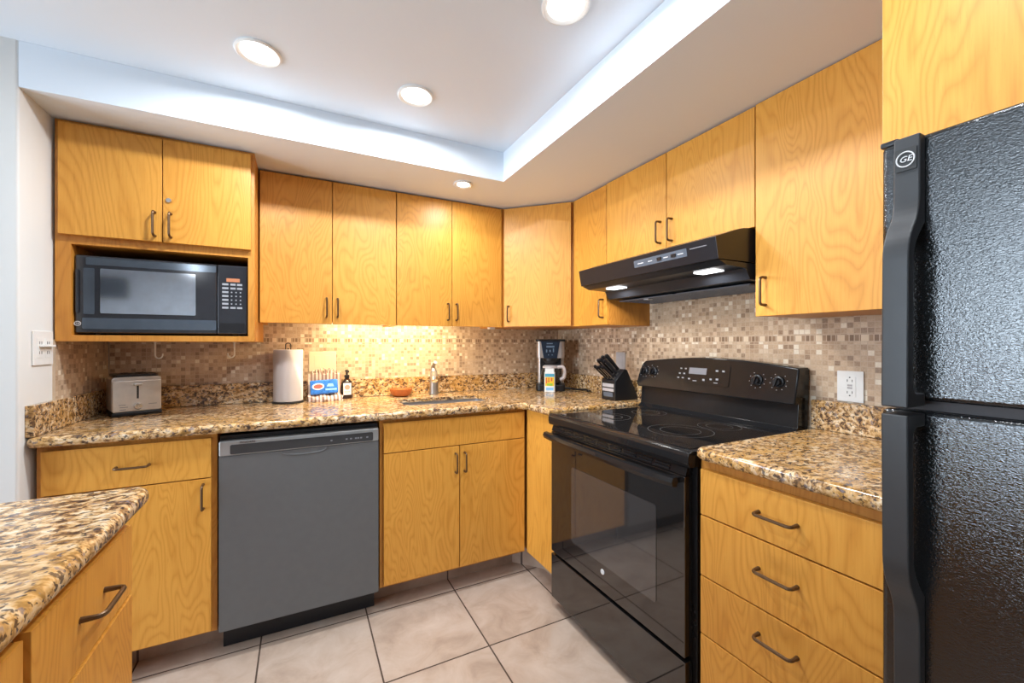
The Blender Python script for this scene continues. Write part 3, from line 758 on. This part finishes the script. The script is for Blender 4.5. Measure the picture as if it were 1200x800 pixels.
b = new(); prism(b, rrect(-.305, -.216, 1.286, 1.322, .003), MY-.0125, MY-.008, 'y'); obj('open_button', b, 'black', cp)

# ------------------------------------------------------------------ lights of the room
def downlight(x, y, z, lab, power=DOWN_W, r=.068, group=None):
    c = thing('recessed_downlight', (x, y, z), lab, 'ceiling light', group=group)
    obj('trim_ring', lathe(new(), [(r, 0), (r+.002, -.004), (r-.004, -.008), (r-.014, -.004), (r-.018, .0)], (x, y, z-.0005), 36), 'white', c)
    obj('lens', lathe(new(), [(0, -.006), (r-.026, -.006), (r-.016, -.003), (r-.016, -.001), (0, -.001)], (x, y, z-.0006), 32), 'lens', c)
    area('downlight_lamp', (x, y, z-.011), (0, 0, 0), .09, .09, power, DOWN_COL, 'DISK', math.radians(175), c)
downlight(-.126, 1.578, ZT, 'lit recessed ceiling downlight, leftmost of the three in the raised ceiling')
downlight(.404, 1.579, ZT, 'lit recessed ceiling downlight, middle one of the three in the raised ceiling')
downlight(.683, .969, ZT, 'lit recessed ceiling downlight at the very top of the photo')
downlight(.751, 1.972, ZS, 'small lit downlight in the lowered ceiling above the sink cabinets', 2.6, .047)
downlight(.683, .30, ZT, 'unseen fill downlight added overhead, above the aisle by the refrigerator', 3.5)  # added out of view as fill light for the room
downlight(-1.2, -2.2, ZT, 'unseen fill downlight added behind the camera to brighten the rear wall', 7.0)  # added lamp, out of view, lifts the rear wall mirrored in the microwave
c = thing('under_cabinet_light', (.5, 2.40, 1.32), 'slim lit strip light fixed beneath the wall cabinets above the faucet', 'light')
obj('housing', bx(.10, .86, 2.255, 2.295, 1.3385, 1.3465, bev=.001), 'white', c)
obj('lens', bx(.115, .845, 2.260, 2.290, 1.3366, 1.3384, bev=.0006), 'lens_warm', c)
obj('switch_box', bx(1.04, 1.075, 2.27, 2.31, 1.324, 1.3465, bev=.002), 'white', c)
b = new(); tube(b, [(.86, 2.275, 1.342), (.96, 2.28, 1.343), (1.04, 2.29, 1.338)], .0025, 6); obj('cord', b, 'white', c)
area('strip_lamp', (.48, 2.278, 1.3355), (math.radians(38), 0, 0), .72, .03, UNDER_W, (1, .80, .47), parent=c)

# ------------------------------------------------------------------ outlets and hooks
def receptacle(b, P, s=1):
    for dv in (.019, -.019):
        P(b, -.007*s, dv, .002, .008); P(b, .007*s, dv, .002, .006); P(b, 0, dv-.010, .004, .004)
c = thing('double_outlet', (XL, 1.985, 1.162), 'white double outlet plate on the left wall beside the microwave cabinet', 'outlet')
obj('plate', bx(XL+.0005, XL+.006, 1.922, 2.044, 1.160, 1.278, bev=.002), 'white', c)
for y in (1.960, 2.007):
    f = obj('receptacle', bx(XL+.006, XL+.0075, y-.017, y+.017, 1.185, 1.253, bev=.0006), 'white', c)
    b = new()
    for dz in (-.016, .018):
        for dy in (-.006, .006): box(b, XL+.0072, XL+.008, y+dy-.0015, y+dy+.0015, 1.219+dz-.005, 1.219+dz+.005)
    obj('slot', b, 'slot', f)
obj('crossbar', bx(XL+.0075, XL+.020, 1.950, 2.030, 1.222, 1.230, bev=.003), 'white', c)
c = thing('wall_outlet', (XR-.008, .730, 1.034), 'white outlet plate on the mosaic wall between stove and refrigerator', 'outlet')
obj('plate', bx(XR-.0145, XR-.0085, .692, .768, 1.034, 1.140, bev=.002), 'white', c)
f = obj('receptacle', bx(XR-.016, XR-.0145, .713, .747, 1.053, 1.121, bev=.0006), 'white', c)
b = new()
for dz in (.020, -.020):
    for dy in (-.007, .007): box(b, XR-.0166, XR-.0158, .73+dy-.001, .73+dy+.001, 1.087+dz-.004, 1.087+dz+.004)
    box(b, XR-.0166, XR-.0158, .728, .732, 1.087+dz*1.55-.002, 1.087+dz*1.55+.002)
obj('slot', b, 'slot', f)
obj('test_button', bx(XR-.0172, XR-.016, .723, .737, 1.088, 1.094, bev=.0004), 'grey_plate', f); obj('reset_button', bx(XR-.0172, XR-.016, .723, .737, 1.079, 1.085, bev=.0004), 'grey_plate', f)
c = thing('wall_outlet', (.112, YB-.008, 1.08), 'ivory outlet plate on the mosaic wall behind the striped towel', 'outlet')
obj('plate', bx(.042, .182, YB-.0145, YB-.0085, 1.080, 1.190, bev=.002), 'ivory', c)
for x in (.085, .139): obj('receptacle', bx(x-.016, x+.016, YB-.016, YB-.0145, 1.100, 1.168, bev=.0006), 'ivory', c)
c = thing('wall_outlet', (XR-.008, 1.85, 1.08), 'grey outlet plate on the mosaic wall behind the knife block', 'outlet')
obj('plate', bx(XR-.0145, XR-.0085, 1.815, 1.890, 1.080, 1.185, bev=.002), 'grey_plate', c); obj('receptacle', bx(XR-.016, XR-.0145, 1.836, 1.869, 1.098, 1.166, bev=.0006), 'grey_plate', c)
for x, sgn, lab in ((-.578, 1, 'small white hook under the microwave cabinet above the toaster'), (-.282, -1, 'small white hook under the right end of the microwave cabinet')):
    c = thing('cup_hook', (x, 2.30, 1.243), lab, 'hook')
    obj('base', lathe(new(), [(0, 0), (.008, 0), (.008, -.003), (0, -.003)], (x, 2.30, 1.2425), 16), 'white', c)
    b = new(); tube(b, [(x, 2.30, 1.240), (x, 2.30, 1.185)]+[(x+sgn*(.013-.013*math.cos(a)), 2.30, 1.185-.016*math.sin(a)) for a in [PI*k/8 for k in range(1, 8)]]+[(x+sgn*.026, 2.30, 1.190)], .003, 8); obj('hook', b, 'white', c)

# ------------------------------------------------------------------ things on the counter
ZT1 = ZC+.0008
c = thing('toaster', (-.672, 2.368, ZT1), 'stainless steel two-slice toaster at the left end of the counter', 'toaster', math.radians(24), local=True)
obj('base', bx(-.082, .082, -.100, .070, 0, .016, bev=.004), 'black', c)
b = new(); prism(b, rrect(-.0815, .0815, .015, .165, .012), -.088, .066, 'y', bev=.004, seg=2); sh = obj('shell', b, 'toaster', c)
obj('front_plate', bx(-.080, .080, -.100, -.0885, .018, .150, bev=.004), 'toaster', c)
b = new(); prism(b, rrect(-.073, .073, -.086, .064, .015), .1655, .176, 'z', bev=.003); tp = obj('top_panel', b, 'black', c)
for x in (-.026, .026): obj('slot', bx(x-.013, x+.013, -.070, .052, .1755, .178, bev=0), 'slot', tp)
obj('lever_track', bx(-.0035, .0035, -.1008, -.0985, .072, .128, bev=0), 'print_dark', c)
obj('lever', bx(-.014, .014, -.113, -.098, .128, .138, bev=.003), 'steel', c)
b = lathe(new(), [(0, -.016), (.012, -.016), (.0145, -.012), (.0155, 0)], (0, -.100, .040), 22, 'y'); obj('dial', b, 'chrome', c)
for x, z, w in ((-.05, .048, .022), (-.045, .038, .026), (-.048, .028, .02), (.05, .046, .028)): obj('printed_mark', bx(x-w/2, x+w/2, -.1006, -.0998, z-.0012, z+.0012, bev=0), 'print_dim', c)

c = thing('paper_towel_holder', (-.058, 2.425, ZT1), 'dark wire paper towel holder, its loop rising above the white roll', 'holder')
hx, hy = -.058, 2.425
b = lathe(new(), [(0, .0), (.075, .0), (.077, .004), (.073, .008), (0, .008)], (hx, hy, ZT1), 36); obj('base', b, 'black', c)
b = new(); tube(b, [(hx, hy, ZT1+.008), (hx, hy, ZT1+.285)], .004, 8)
tube(b, [(hx-.012, hy, ZT1+.278)]+[(hx-.012*math.cos(a), hy, ZT1+.302+.010*math.sin(a)) for a in [PI*k/8 for k in range(9)]]+[(hx+.012, hy, ZT1+.278)], .0026, 8); obj('post', b, 'black', c)
z0, z1 = ZT1+.009, ZT1+.278
c = thing('paper_towel_roll', (hx, hy, z0), 'white paper towel roll standing on its holder', 'paper towels')
obj('roll', lathe(new(), [(.020, 0), (.066, 0), (.070, .003), (.0705, z1-z0-.003), (.067, z1-z0), (.020, z1-z0), (.020, 0)], (hx, hy, z0), 48), 'paper', c)
# loose outer sheet with its diagonal free edge
b = new(); g0 = []
for i in range(22):
    a = -2.75+i*.105; zt = z1-.002-(0 if i < 13 else 0); zb = z0+.002
    if i > 12: zt = z1-.002-(i-12)*.022
    g0.append((b.verts.new((hx+.0722*math.cos(a), hy+.0722*math.sin(a), zb)), b.verts.new((hx+.0722*math.cos(a), hy+.0722*math.sin(a), zt))))
for p_, q_ in zip(g0, g0[1:]): b.faces.new((p_[0], q_[0], q_[1], p_[1]))
bmesh.ops.solidify(b, geom=b.faces[:], thickness=.0006); obj('loose_sheet', b, 'paper', c)
obj('core', lathe(new(), [(.0195, .001), (.0195, z1-z0+.0005), (.0175, z1-z0+.0005), (.0175, .001), (.0195, .001)], (hx, hy, z0), 28), 'ivory', c)

# striped towel propped up behind its own folded foot
tx, ty = .122, 2.452
c = thing('dish_towel', (tx, ty, ZT1), 'brown and white striped dish towel folded upright beside the paper towels', 'towel')
b = new(); prof = [(-.085, 0), (-.088, .012), (-.080, .022), (-.045, .026), (-.012, .030), (.002, .045), (.004, .10), (.003, .142), (.010, .148), (.018, .142), (.020, .05), (.022, 0)]
cols = 26; rows = []
for i in range(cols+1):
    f = i/cols; x = tx-.085+.166*f
    rows.append([b.verts.new((x+.004*math.sin(k*1.7+f*3)+(.006 if k < 4 else 0)*f, ty-.0+p_[0]*(.82+.18*math.sin(f*PI))+.0035*math.sin(f*19+k), ZT1+max(0, p_[1]+(.004*math.sin(f*15+k*.5) if 1 < k < 10 else 0)))) for k, p_ in enumerate(prof)])
for a_, b_ in zip(rows, rows[1:]):
    for k in range(len(prof)-1): b.faces.new((a_[k], b_[k], b_[k+1], a_[k+1]))
    b.faces.new((a_[-1], b_[-1], b_[0], a_[0]))
b.faces.new(rows[0]); b.faces.new(rows[-1][::-1]); bmesh.ops.recalc_face_normals(b, faces=b.faces)
tw = obj('cloth', b, 'stripe', c)
b = new()
for i in range(9):
    x = tx-.062+i*.0155; h = .012+.016*math.sin(PI*(i+.7)/9.5)+random.uniform(-.003, .003)
    tube(b, [(x, ty+.010, ZT1+.140), (x+random.uniform(-.006, .006), ty+.008, ZT1+.146+h*.6), (x+random.uniform(-.008, .008), ty+.004, ZT1+.148+h)], [.006, .0055, .0025], 8)
obj('gathered_edge', b, 'stripe', c)
c = thing('sponge_pack', (tx-.006, ty-.05, ZC+.035), 'blue wrapped sponge pack leaning on the striped towel', 'package')
b = new(); box(b, -.070, .070, -.011, .011, 0, .078, .008, 3)
mt = Matrix.Translation((tx-.004, ty-.034, ZC+.036)) @ Matrix.Rotation(math.radians(-14), 4, 'X') @ Matrix.Rotation(math.radians(-3), 4, 'Y')
b.transform(mt); sp_ = obj('wrapper', b, 'blue', c)
def onpack(bm): bm.transform(mt); return bm
b = new(); prism(b, [(-.03+.030*math.cos(2*PI*k/24), .042+.018*math.sin(2*PI*k/24)) for k in range(24)], -.0118, -.0105, 'y'); obj('label', onpack(b), 'label', sp_, 'white oval on the wrapper')
b = new(); prism(b, [(-.03+.023*math.cos(2*PI*k/24), .042+.012*math.sin(2*PI*k/24)) for k in range(24)], -.0124, -.0115, 'y'); obj('label', onpack(b), 'red', sp_, 'red oval on the wrapper')
b = new(); prism(b, [(.005, .018), (.062, .016), (.062, .026), (.005, .028)], -.0118, -.0105, 'y'); prism(b, [(.012, .038), (.050, .036), (.044, .052), (.02, .054)], -.0118, -.0105, 'y'); obj('print', onpack(b), 'sky_blue', sp_)

c = thing('soap_bottle', (.236, 2.462, ZT1), 'dark pump soap bottle with white label right of the striped towel', 'bottle')
sx, sy = .236, 2.462
b = new(); prism(b, rrect(sx-.026, sx+.026, sy-.022, sy+.022, .010), ZT1, ZT1+.098, 'z', bev=.003); lathe(b, [(.024, .096), (.018, .106), (.012, .112), (.012, .118), (0, .118)], (sx, sy, ZT1), 24); bo = obj('body', b, 'soap', c)
obj('label', bx(sx-.021, sx+.021, sy-.0228, sy-.0218, ZT1+.022, ZT1+.088, bev=0), 'label', bo, 'white paper label')
b = new(); prism(b, [(sx+.014*math.cos(2*PI*k/24), ZT1+.064+.014*math.sin(2*PI*k/24)) for k in range(24)], sy-.0234, sy-.0226, 'y'); obj('label_mark', b, 'label_pink', bo)
b = new(); box(b, sx-.015, sx+.015, sy-.0233, sy-.0226, ZT1+.036, ZT1+.042); box(b, sx-.010, sx+.010, sy-.0233, sy-.0226, ZT1+.029, ZT1+.032); obj('label_print', b, 'grey_plate', bo)
b = lathe(new(), [(0, .118), (.014, .118), (.014, .132), (.006, .134), (.005, .150), (.010, .151), (.010, .160), (0, .162)], (sx, sy, ZT1), 18); tube(b, [(sx, sy, ZT1+.156), (sx+.004, sy-.02, ZT1+.157), (sx+.006, sy-.034, ZT1+.150)], [.006, .005, .004], 8); obj('pump', b, 'black', c)

c = thing('orange_bowl', (.532, 2.42, ZT1), 'small glossy orange-brown bowl left of the faucet', 'bowl')
obj('bowl', lathe(new(), [(0, 0), (.040, 0), (.056, .012), (.064, .034), (.066, .044), (.062, .044), (.058, .034), (.048, .016), (.020, .009), (0, .008)], (.532, 2.42, ZT1), 40), 'bowl', c)
obj('scrubber', lathe(new(), [(0, .010), (.040, .012), (.050, .024), (.046, .036), (.025, .044), (0, .046)], (.532, 2.42, ZT1), 28), 'bowl', c)

# coffee maker facing the room from the corner
ra = math.radians(-34)
c = thing('coffee_maker', (1.515, 2.325, ZT1), 'black and silver drip coffee maker standing in the corner', 'coffee maker', ra, local=True)
b = new(); prism(b, rrect(-.095, .095, -.105, .075, .03), 0, .042, 'z', bev=.004); obj('base', b, 'black', c)
b = new(); prism(b, rrect(-.090, .090, .012, .078, .02), .042, .325, 'z', bev=.003); tw_ = obj('tower', b, 'coffee_silver', c); obj('back_panel', bx(-.070, .070, .008, .014, .046, .214, bev=.002), 'black', tw_)
b = new(); prism(b, rrect(-.092, .092, -.085, .078, .025), .215, .325, 'z', bev=.004); hd = obj('brew_head', b, 'coffee_silver', c)
b = new(); prism(b, rrect(-.097, .097, -.092, .080, .025), .3255, .338, 'z', bev=.003); obj('lid', b, 'black', c)
b = new(); prism(b, [(-.062, .325), (.062, .325), (.044, .214), (-.044, .214)], -.092, -.084, 'y', bev=.002); fp = obj('front_panel', b, 'coffee_blue', hd)
b = new()
for x, z, w, h in ((-.004, .310, .040, .007), (0, .290, .052, .012), (-.024, .262, .008, .018), (-.002, .262, .010, .014), (.020, .266, .007, .024), (-.012, .236, .006, .006), (.012, .236, .006, .006)): box(b, x-w/2, x+w/2, -.0928, -.0918, z-h/2, z+h/2)
obj('display', b, 'cm_screen', fp)
b = lathe(new(), [(.052, .215), (.050, .195), (.030, .175), (0, .172)], (0, -.030, 0), 28); obj('filter_basket', b, 'black', c)
cf = thing('coffee_carafe', (1.515, 2.325, ZT1+.0425), 'glass coffee carafe with a pale handle on the coffee maker plate', 'carafe', ra, local=True)
b = lathe(new(), [(0, 0), (.055, 0), (.066, .012), (.068, .045), (.060, .085), (.050, .105), (.048, .105), (.058, .084), (.066, .045), (.064, .013), (.054, .002), (0, .002)], (0, -.030, .0), 36); obj('glass', b, 'carafe', cf)
b = lathe(new(), [(0, .105), (.052, .105), (.053, .116), (.040, .124), (0, .126)], (0, -.030, 0), 32); obj('lid', b, 'cm_white', cf)
b = new(); path = smooth_path([(.046, .112), (.084, .116), (.094, .085), (.088, .040), (.062, .030)], 5); tube(b, [(x, -.052-.01*math.sin(i), z) for i, (x, z) in [(0, p_) for p_ in path]], .012, 10); obj('handle', b, 'cm_white', cf)
b = new(); tube(b, [(1.60, 2.29, ZT1+.010), (1.635, 2.26, ZT1+.007), (1.645, 2.20, ZT1+.007), (1.665, 2.14, ZT1+.012), (1.665, 2.10, ZT1+.008), (1.64, 2.09, ZT1+.007)], .006, 8); cmk = bpy.data.objects['coffee_maker']; b.transform((Matrix.Translation(cmk.location) @ Matrix.Rotation(ra, 4, 'Z')).inverted()); obj('power_cord', b, 'black', cmk)
# white label container in front of it
c = thing('label_container', (1.437, 2.215, ZT1), 'white box-shaped container with bright yellow label before the coffee maker', 'container', ra, local=True)
b = new(); prism(b, rrect(-.034, .034, -.022, .022, .010), 0, .128, 'z', bev=.003); bo = obj('body', b, 'white', c)
b = new(); prism(b, rrect(-.030, .030, -.019, .019, .009), .128, .150, 'z', bev=.003); obj('cap', b, 'white', c)
obj('label', bx(-.028, .028, -.0228, -.0218, .040, .096, bev=0), 'yellow', bo, 'yellow label with orange and green print')
obj('label_band', bx(-.030, .030, -.0229, -.0218, .098, .118, bev=0), 'teal', bo); obj('label_mark', bx(-.016, .018, -.0234, -.0226, .042, .056, bev=0), 'green', bo)
b = new()
for x, w, h in ((-.02, .008, .036), (-.006, .007, .030), (.012, .01, .022)): box(b, x-w/2, x+w/2, -.0234, -.0226, .092-h, .092)
obj('label_print', b, 'red', bo)
obj('label_base', bx(-.024, .024, -.0229, -.0218, .012, .030, bev=0), 'sky_blue', bo)

# knife block and its knives
KX, KY0, KY1 = 1.520, 1.700, 1.812
c = thing('knife_block', (1.60, 1.756, ZT1), 'black slanted knife block on the granite left of the stove', 'knife block')
b = new(); prism(b, [(KX, ZT1), (KX, 1.030), (KX+.068, 1.096), (KX+.085, 1.092), (KX+.165, ZT1+.012), (KX+.160, ZT1)], KY0, KY1, 'y', bev=.003); kb = obj('body', b, 'black', c)
b = new(); box(b, KX-.0012, KX, KY0+.012, KY1-.010, .997, 1.016); box(b, KX-.0012, KX, KY0+.012, KY1-.010, .974, .990); obj('label', b, 'grey_plate', kb, 'two pale label strips')
obj('label', bx(KX-.0011, KX, KY0+.020, KY1-.018, .945, .968, bev=0), 'hood_panel', kb)
U = Vector((.68, 0, .66)).normalized(); Nn = Vector((-U.z, 0, U.x))    # along the slanted top, and out of it
kn = [(0.020, 1.722, .105, 1), (.020, 1.746, .110, 1), (.020, 1.770, .100, 1), (.020, 1.794, .104, 1), (.052, 1.725, .122, 1.2), (.052, 1.755, .128, 1.25), (.052, 1.786, .120, 1.2), (.080, 1.735, .130, 1.3), (.080, 1.775, .118, 1.2)]
place = {(0, 0): 0}
row_names = {.020: 'lower', .052: 'middle', .080: 'top'}
seat = {(.020, 1.722): 'first from the stove side', (.020, 1.746): 'second from the stove side', (.020, 1.770): 'third from the stove side', (.020, 1.794): 'farthest from the stove',
        (.052, 1.725): 'nearest the stove', (.052, 1.755): 'in the centre', (.052, 1.786): 'farthest from the stove', (.080, 1.735): 'nearest the stove', (.080, 1.775): 'farthest from the stove'}
for s_, y, L, w in kn:
    base = Vector((KX, y, 1.030))+U*s_+Nn*.0012
    k = thing('knife', tuple(base), 'black-handled knife in the %s row of the knife block, %s' % (row_names[s_], seat[(s_, y)]), 'knife', group='knives in the black block')
    tilt = random.uniform(-.05, .05)
    def P(a, bb, cc): return base+Nn*a+U*bb+Vector((0, cc+tilt*a, 0))
    b = new()
    secs = [(.010, .008), (.03, .0075), (L*.5, .0095), (L*.8, .010), (L*.94, .0115), (L, .007)]
    rg = []
    for i, (a, hh) in enumerate(secs):
        dr_ = -.008*(a/L)**2
        rg.append([b.verts.new(P(a, hh*w*.9*math.cos(q)+dr_, .0062*w*math.sin(q))) for q in [2*PI*j/10 for j in range(10)]])
    for a_, b_ in zip(rg, rg[1:]):
        for j in range(10): b.faces.new((a_[j], a_[(j+1) % 10], b_[(j+1) % 10], b_[j]))
    b.faces.new(rg[0][::-1]); b.faces.new(rg[-1]); bmesh.ops.recalc_face_normals(b, faces=b.faces)
    obj('grip', b, 'black', k)
    b = new(); q = [P(a, bb, cc) for a in (0, .012) for bb in (-.0075*w, .0075*w) for cc in (-.0028, .0028)]
    vv = box(b, 0, 1, 0, 1, 0, 1)
    for v_, co in zip(vv, q): v_.co = co
    bmesh.ops.recalc_face_normals(b, faces=b.faces); obj('bolster', b, 'steel', k)
    b = new(); tube(b, [P(.022, -.0078*w, 0), P(L*.5, -.0092*w-.002, 0), P(L*.86, -.0098*w-.006, 0)], .0018, 6)
    obj('spine', b, 'steel', k)
